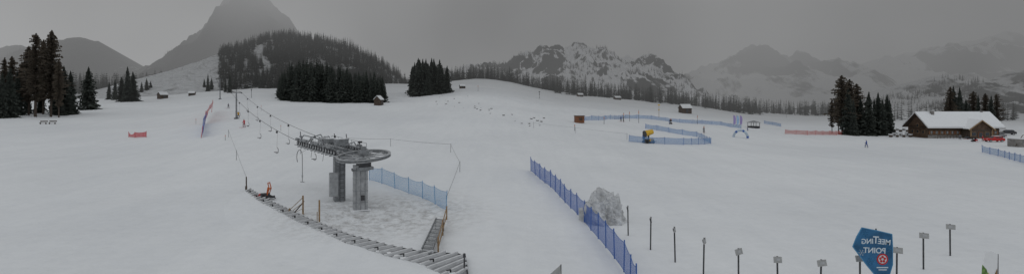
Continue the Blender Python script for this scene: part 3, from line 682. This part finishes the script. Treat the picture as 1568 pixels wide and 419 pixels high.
b=B(); b.box(((X0+X1)/2,dp/2,ze/2),(X1-X0,dp,ze+.3),WL); b.box(((X0+X1)/2,-.06,.35),(X1-X0+.1,.12,1.2),STONE)
for xx in(X0,X1): b.face([(xx,0,ze),(xx,dp,ze),(xx,dp/2,zr)],WL)
for kk in range(11): b.box(((X0+X1)/2,-.03,1.1+kk*.2),(X1-X0,.05,.05),WOODD)
for kk in range(3):
    b.box((X0-.05,2+kk*2.4,1.9),(.1,1.0,1.2),WOOD); b.box((X0-.11,2+kk*2.4,1.9),(.04,.8,1.0),GLASS)
b.box((X0-.05,dp/2,ze+.5),(.1,1.2,1.1),WOOD); b.box((X0-.11,dp/2,ze+.5),(.04,.9,.9),GLASS); b.box((X0-.6,dp/2,ze-.15),(1.2,dp*.8,.15),WOODD)
b.make('walls',e)
b=B(); gable_roof(b,X0-1.2,X1+1.0,-1.3,dp+1.3,ze-.25,zr,.6,WOODD,SNOWCAP); b.make('roof',e)
b=B()
for x in(1426,1434,1442,1450,1458,1466,1516,1524):
    b.box((hx(x),-.07,1.85),(1.05,.1,1.2),WOOD); b.box((hx(x),-.13,1.85),(.85,.04,1.0),GLASS); b.box((hx(x),-.16,1.85),(.06,.03,1.0),WHITE); b.box((hx(x),-.16,1.85),(.85,.03,.06),WHITE)
    for q in(-.72,.72): b.box((hx(x)+q,-.1,1.85),(.3,.05,1.15),WOODR)
b.make('windows',e)
b=B(); gx,gw=hx(1489),hx(1508)-hx(1489); zg=hzf(197); zp=hzf(184)
b.box((gx,-1.5,zg/2),(gw*1.7,3.1,zg),WOODD); b.face([(gx-gw*.9,-3.08,zg),(gx+gw*.9,-3.08,zg),(gx,-3.08,zp)],WL)
for sg in(-1,1):
    o=gw*1.05
    b.face([(gx+sg*o,-3.8,zg-.25),(gx,-3.8,zp),(gx,3,zp),(gx+sg*o,3,zg-.25)],WOODD)
    b.face([(gx+sg*o,-3.7,zg+.1),(gx,-3.7,zp+.38),(gx,3,zp+.38),(gx+sg*o,3,zg+.1)],SNOWCAP)
    b.face([(gx+sg*o,-3.7,zg-.2),(gx,-3.7,zp+.06),(gx,-3.7,zp+.38),(gx+sg*o,-3.7,zg+.1)],SNOWCAP)
    b.beam((gx+sg*o,-3.82,zg-.3),(gx,-3.82,zp),.08,.3,WOOD)
b.box((gx,-3.12,1.1),(1.6,.1,2.2),WOODR); b.box((gx,-3.18,1.2),(1.2,.05,1.6),GLASS)
for q in(-2.3,2.3): b.box((gx+q,-3.12,1.5),(1.4,.08,1.2),GLASS); b.box((gx+q,-3.1,1.5),(1.6,.05,1.4),WOOD)
for q in(-gw*.85,gw*.85): b.box((gx+q,-3.5,zg/2),(.2,.2,zg),WOOD)
b.make('porch',e)
b=B(); b.box((hx(1440),dp*.4,zr+.1),(.9,.9,1.6),STONE); b.box((hx(1440),dp*.4,zr+1.0),(1.1,1.1,.15),SNOWCAP); b.box((hx(1520),dp*.5,zr+.2),(.7,.7,1.2),STONE); b.make('chimneys',e)
b=B()
for i in range(10): b.box((hx(1424)+i*1.1,-3.2,.5),(.08,.08,1.0),WOODD)
b.box((hx(1424)+5,-3.2,1.0),(10.2,.1,.1),WOODD); b.box((hx(1424)+5,-3.2,.6),(10.2,.06,.1),WOODD); b.make('terrace_railing',e)
b=B()
for i in range(14):
    p=G(1364+(i%7)*5,210-(i//7)*8-(i%2)*2); b.box(p+UP*.5,(1.0,.8,.8),STONE if i%2 else WOODD,random.random()); b.box(p+UP*1.0,(1.15,.95,.3),SNOWCAP,random.random())
b.make('firewood_stack')
b=B()
for x0 in(66,80):
    p=G(x0,190); b.box(p+UP*.45,(1.9,.45,.07),WOODD,.2); b.box(p+Vector((.05,.25,.8)),(1.9,.06,.3),WOODD,.2)
    for q in(-.8,.8): b.box(p+Vector((q,0,.2)),(.08,.4,.45),WOODD,.2)
b.make('park_bench')

# ------------------------------------------------------------------ vehicles
def car(x,yb,rz,paint,name='parked_car',L_=4.3):
    p=G(x,yb); e=empty(name,p,rz); W=1.75; e.scale=(1.15,1.15,1.15)
    prof=[(-2.1,.35),(-2.15,.75),(-2.05,1.0),(-1.75,1.08),(-1.45,1.5),(-.2,1.56),(.35,1.46),(.95,1.02),(1.9,.9),(2.12,.7),(2.1,.35)]
    b=B(); n=len(prof)
    def wd(z): return W/2*(1 if z<1.05 else .84)
    L1=[Vector((a,-wd(z),z)) for a,z in prof]; R1=[Vector((a,wd(z),z)) for a,z in prof]
    for i in range(n-1): b.face([L1[i],L1[i+1],R1[i+1],R1[i]],paint if i not in(3,6) else GLASS)
    b.face(list(reversed(L1)),paint); b.face(R1,paint); b.face([L1[0],R1[0],R1[-1],L1[-1]],RUBBER)
    for s in(-1,1):
        b.face([(-1.5,s*.84,1.1),(.7,s*.84,1.08),(.25,s*.785,1.42),(-1.3,s*.775,1.45)],GLASS); b.box((-.45,s*.81,1.25),(.07,.09,.42),paint)
        for q in(-1.35,1.35): b.cyl((q,s*.70,.33),(q,s*.9,.33),.33,RUBBER,n=16); b.cyl((q,s*.9,.33),(q,s*.91,.33),.19,STEELL,n=12)
        b.box((2.1,s*.62,.72),(.06,.3,.14),WHITE); b.box((-2.13,s*.66,.8),(.06,.22,.2),RED)
    b.box((-.6,0,1.6),(1.5,1.3,.08),SNOWCAP); b.make('body',e)
car(1526,210,2.9,mat('silver_paint',(.28,.28,.29),.35)); car(1522,217,3.0,RED); car(1542,206,2.6,STEELD)
def quad(x,yb,c,rz=0,name='snowmobile'):
    p=G(x,yb); b=B(); R=Matrix.Rotation(rz,3,'Z')
    def P(a,bb,cc): return p+R@Vector((a,bb,cc))
    b.box(P(-.4,0,.3),(1.7,.5,.35),RUBBER,rz); b.box(P(.45,0,.6),(1.1,.75,.4),c,rz); b.box(P(-.4,0,.7),(1.1,.35,.25),RUBBER,rz); b.beam(P(.6,0,.8),P(.3,0,1.3),.6,.04,GLASS)
    b.beam(P(.2,-.4,1.1),P(.2,.4,1.1),.06,.06,RUBBER)
    for s in(-.42,.42): b.beam(P(-.1,s,.06),P(1.35,s,.06),.15,.04,RED); b.cyl(P(.8,s,.08),P(.6,s*.6,.5),.04,STEELD,n=5)
    b.make(name)
quad(1492,217,RED,.3); quad(1483,213,STEELD,2.8)
def cannon(x,yb,c,sc=1.0,rz=.3):
    p=G(x,yb); b=B(); R=Matrix.Rotation(rz,3,'Z')
    def P(a,bb,cc): return p+R@Vector((a,bb,cc))*sc
    b.box(P(0,0,.5),(1.8*sc,1.2*sc,.6*sc),STEELD,rz); b.cyl(P(0,0,.6),P(0,0,1.6),.16*sc,STEELD,n=8)
    b.cyl(P(-.8,0,1.9),P(.9,0,2.3),.62*sc,c,.48*sc,n=18); b.cyl(P(.9,0,2.3),P(.95,0,2.31),.4*sc,RUBBER,n=14); b.cyl(P(-.95,0,1.87),P(-.8,0,1.9),.66*sc,STEELD,n=18)
    b.box(P(-.6,.7,1.2),(.5*sc,.35*sc,.9*sc),BLUE,rz); b.box(P(.3,-.62,.7),(.8*sc,.1*sc,.5*sc),c,rz)
    for q in(-.7,.7): b.cyl(P(q,-.75,.3),P(q,-.55,.3),.3*sc,RUBBER,n=12); b.cyl(P(q,.55,.3),P(q,.75,.3),.3*sc,RUBBER,n=12)
    b.cyl(P(.9,0,.4),P(1.9,0,.3),.06*sc,STEELD,n=5); b.make('snow_cannon')
cannon(993,219,YEL,1.15,.3); cannon(1027,190,ORANGE,.7,1.2)
b=B(); p=G(1134,211); prev=None; AB=mat('arch_fabric',(.42,.5,.58),.6,0,.2,2)
for k in range(13):
    a=math.pi*k/12; c=p+Vector((-2.0*math.cos(a)*1.0,.6*math.cos(a),2.4*math.sin(a)))
    if prev is not None: b.cyl(prev,c,.36,AB if k%4 else BLUE,n=10)
    prev=c
b.make('inflatable_arch')
PUR=mat('purple_flag',(.35,.28,.55),.6); LBL=mat('pale_blue_flag',(.35,.52,.72),.6)
for x,c in((1123,PUR),(1128,LBL),(1133,PUR)):
    p=G(x,194); b=B(); b.cyl(p,p+UP*4.7,.05,STEELL,n=6)
    pts=[(0.05,.9),(.9,1.1),(1.05,3.2),(.75,4.3),(.05,4.7)]; b.face([p+Vector((a,0,z)) for a,z in pts],c); b.face([p+Vector((a,.02,z)) for a,z in reversed(pts)],c); b.make('feather_flag')
b=B(); p=G(1154,196)
b.cyl(p,p+UP*2.6,.1,STEELD,n=6); b.cyl(p+UP*2.3,p+UP*3.1,3.0,STEEL,.1,n=14); b.ring(p+UP*.4,Matrix.Identity(3),2.1,2.3,.8,STEELD,20)
for kx in range(8): a=kx*.785; q=p+Vector((math.cos(a)*2.4,math.sin(a)*2.4,0)); b.cyl(q,q+UP*2.3,.05,STEELD,n=5)
b.make('carousel')
def mast(x,yb,yt,name='piste_marker_pole',c=STEELD,r=.07,head=None,D=None):
    p=T(x,D) if D else G(x,yb); H=(CH-(yt-HY)*p.y/F)-p.z; b=B(); b.cyl(p-UP*.2,p+UP*H,r,c,r*.7,n=6)
    if head: b.box(p+UP*(H-.2),(.9,.3,.4),head); b.box(p+UP*(H*.6),(.4,.2,.5),head)
    else: b.cyl(p+UP*(H*.7),p+UP*(H*.9),r*1.4,ORANGE,n=6)
    b.make(name)
mast(1009,180,160,'lamp_mast',WOOD,.09,YEL); mast(978,188,168); mast(955,187,172); mast(1068,190,176); mast(964,186,170); mast(1204,180,160,'lamp_mast',STEELD,.08,STEELD); mast(826,151,140,'lamp_mast',STEELD,.1,STEELD); mast(732,140,130); mast(925,190,178); mast(1078,205,192)
mast(385,150,130,'lamp_mast',STEELD,.1,STEELD); mast(880,200,190)
for x,yb in((400,170),(430,200),(300,190),(345,215)): mast(x,yb,yb-9,r=.04)
STN=mat('dark_stone',(.13,.125,.12),.9,0,.3,2)
b=B()
for i in range(34):
    t=random.random(); x=665+t*170+random.gauss(0,6); y=150+t*40+random.gauss(0,5)
    p=G(x,y); r=random.uniform(.10,.30)*(1 if p.y>110 else .6); R=Matrix.Rotation(random.random()*3,3,'Z')@Matrix.Rotation(random.random()*.4,3,'X')
    b.box(p+UP*r*.25,(r*2.2,r*1.4,r),STN,R=R); b.box(p+UP*r*.4+Vector((r*.8,.1,0)),(r*1.1,r*1.0,r*.8),STN,R=R.transposed()); b.box(p+UP*(r*.85),(r*1.5,r*1.1,r*.3),SNOWCAP,R=R)
b.make('scattered_stones')

# ------------------------------------------------------------------ people
def person(name,p,rz,jacket,pants,hh=1.9,stride=.12,skis=True,arms=.2):
    e=empty(name,p,rz); s=hh/1.78
    J=[(0,0,.95,.15),(0,.02,1.15,.135),(0,.03,1.36,.165),(0,.05,1.50,.06),(0,.07,1.60,.095),(0,.07,1.70,.085)]; E=[(0,1),(1,2),(2,3),(3,4),(4,5)]
    for sx in(-1,1):
        k=len(J); J+=[(sx*.19,.03,1.43,.075),(sx*.27,.02,1.18,.058),(sx*.27,arms,1.02,.045),(sx*.27,arms+.09,1.0,.045),(sx*.24,arms+.08,1.05,.018)]
        E+=[(2,k),(k,k+1),(k+1,k+2),(k+2,k+3),(k+2,k+4)]
        k=len(J); st=stride*sx; J+=[(sx*.10,0,.86,.10),(sx*.12,.07+st,.50,.075),(sx*.13,-.02+st,.12,.06),(sx*.13,.15+st,.07,.05)]
        E+=[(0,k),(k,k+1),(k+1,k+2),(k+2,k+3)]
    me=bpy.data.meshes.new('b'); me.from_pydata([Vector(j[:3])*s for j in J],E,[]); o=bpy.data.objects.new('tmp',me); COL.objects.link(o)
    m=o.modifiers.new('s','SKIN')
    for i,j in enumerate(J): me.skin_vertices[0].data[i].radius=(j[3]*s,j[3]*s)
    me.skin_vertices[0].data[0].use_root=True
    o.modifiers.new('u','SUBSURF').levels=1
    dg=bpy.context.evaluated_depsgraph_get(); nm=bpy.data.meshes.new_from_object(o.evaluated_get(dg)); bpy.data.objects.remove(o)
    nm.materials.clear()
    for q in(jacket,pants,SKIN,HAIR,RUBBER): nm.materials.append(q)
    for f in nm.polygons:
        c=f.center/s
        f.material_index=3 if c.z>1.655 or (c.z>1.56 and c.y<.05) else 2 if c.z>1.52 else 4 if (abs(c.x)>.2 and c.y>arms+.02 and c.z<1.1) else 0 if c.z>.84 else 1 if c.z>.2 else 4
        f.use_smooth=True
    obj('body',nm,e)
    b=B(); b.box((0,.07*s+.1*s,1.645*s),(.15*s,.05,.06*s),RUBBER); b.box((0,.175*s,1.61*s),(.03,.03,.04),SKIN)
    if skis:
        for sx in(-1,1):
            st=stride*sx; b.box((sx*.13*s,.1+st,.02),(.09,1.65,.025),RED); b.beam((sx*.13*s,.92+st,.02),(sx*.13*s,1.05+st,.1),.09,.02,RED)
    for sx in(-1,1): b.cyl((sx*.27*s,(arms+.07)*s,1.06*s),(sx*.36*s,(arms-.25)*s,.03),.013,STEELD,n=5)
    b.make('ski_gear',e)
JR=mat('red_jacket',(.5,.04,.05),.8); JB=mat('blue_jacket',(.03,.07,.28),.8); JY=mat('yellow_jacket',(.6,.33,.03),.8); PK=mat('black_trousers',(.02,.02,.025),.8); PB=mat('blue_trousers',(.03,.06,.2),.8); JG=mat('grey_jacket',(.15,.15,.17),.8)
person('skier',G(374,195),2.6,JR,mat('red_trousers',(.25,.03,.04),.8),2.1); person('lift_attendant',G(365,181),3.0,JY,PK,2.0,skis=False)
person('skier',G(1327,226),1.2,JB,PB,2.15,stride=.2,skis=False)
person('skier',G(951,186),2,JB,PK); person('skier',G(955,186),1,JG,PK); person('pedestrian',G(1505,216),1,JR,PK,skis=False); person('pedestrian',G(1470,214),2,JG,PK,skis=False); person('skier',G(1078,203),2,JG,PK)
person('skier',G(350,166),2.7,JG,PK); person('pedestrian',G(1145,200),1,JG,PB,skis=False)
b=B(); p=G(1562,224)
b.box(p+UP*1.0,(4,3,2.0),STONE,.2); b.box(p+UP*2.1,(4.3,3.3,.25),SNOWCAP,.2); b.beam(p+Vector((-2.2,-1,.1)),p+Vector((-.5,-1.2,3.0)),.1,.1,WOODD); b.beam(p+Vector((-.5,-1.2,3.0)),p+Vector((2,-1.2,2.6)),.1,.1,WOODD); b.box(p+Vector((-.4,-1.54,.8)),(1.0,.06,1.5),WOODD,.2); b.make('stone_shed')

# ------------------------------------------------------------------ sky, sun, camera
w=bpy.data.worlds.new('World'); scene.world=w; w.use_nodes=True; nt=w.node_tree;N=nt.nodes;L=nt.links
bg=N['Background']; bg.inputs['Strength'].default_value=.1
sky=N.new('ShaderNodeTexSky'); sky.sky_type='NISHITA'; sky.sun_disc=False; sky.sun_elevation=math.radians(42); sky.sun_rotation=math.radians(-50)
hs_=N.new('ShaderNodeHueSaturation'); hs_.inputs['Saturation'].default_value=.12; L.new(sky.outputs[0],hs_.inputs['Color'])
tc=N.new('ShaderNodeTexCoord'); sx=N.new('ShaderNodeSeparateXYZ'); L.new(tc.outputs['Generated'],sx.inputs[0])
cr=N.new('ShaderNodeValToRGB'); cr.color_ramp.elements[0].position=.0; cr.color_ramp.elements[1].position=.8
cr.color_ramp.elements[0].color=(.13,.133,.135,1); cr.color_ramp.elements[1].color=(.475,.49,.505,1); L.new(sx.outputs[2],cr.inputs[0])
ns=N.new('ShaderNodeTexNoise'); ns.inputs['Scale'].default_value=2.5; ns.inputs['Detail'].default_value=5; L.new(tc.outputs['Generated'],ns.inputs['Vector'])
mr=N.new('ShaderNodeMapRange'); L.new(ns.outputs['Fac'],mr.inputs[0]); mr.inputs[1].default_value=.3; mr.inputs[2].default_value=.7; mr.inputs[3].default_value=16; mr.inputs[4].default_value=21.5
sc=N.new('ShaderNodeVectorMath'); sc.operation='SCALE'; L.new(cr.outputs[0],sc.inputs[0]); L.new(mr.outputs[0],sc.inputs['Scale'])
mx=N.new('ShaderNodeMix'); mx.data_type='RGBA'; mx.inputs[0].default_value=.85; L.new(hs_.outputs[0],mx.inputs[6]); L.new(sc.outputs[0],mx.inputs[7]); L.new(mx.outputs[2],bg.inputs['Color'])
sl=bpy.data.lights.new('sun','SUN'); sl.energy=.5; sl.angle=math.radians(20); sl.color=(1,.97,.93); so=bpy.data.objects.new('sun',sl); COL.objects.link(so)
az=math.radians(-50); el=math.radians(42); d=Vector((math.sin(az)*math.cos(el),math.cos(az)*math.cos(el),math.sin(el))); so.rotation_euler=d.to_track_quat('Z','Y').to_euler()
cd=bpy.data.cameras.new('camera'); cd.lens=18; cd.sensor_width=36; cd.sensor_fit='HORIZONTAL'; cd.shift_y=-(209.5-HY)/1568.; cd.clip_end=12000; cd.clip_start=.1
co=bpy.data.objects.new('camera',cd); COL.objects.link(co); co.location=(0,0,CH); co.rotation_euler=(math.radians(90),0,0); scene.camera=co
scene.view_settings.view_transform='Standard'; scene.view_settings.look='None'; scene.view_settings.exposure=0
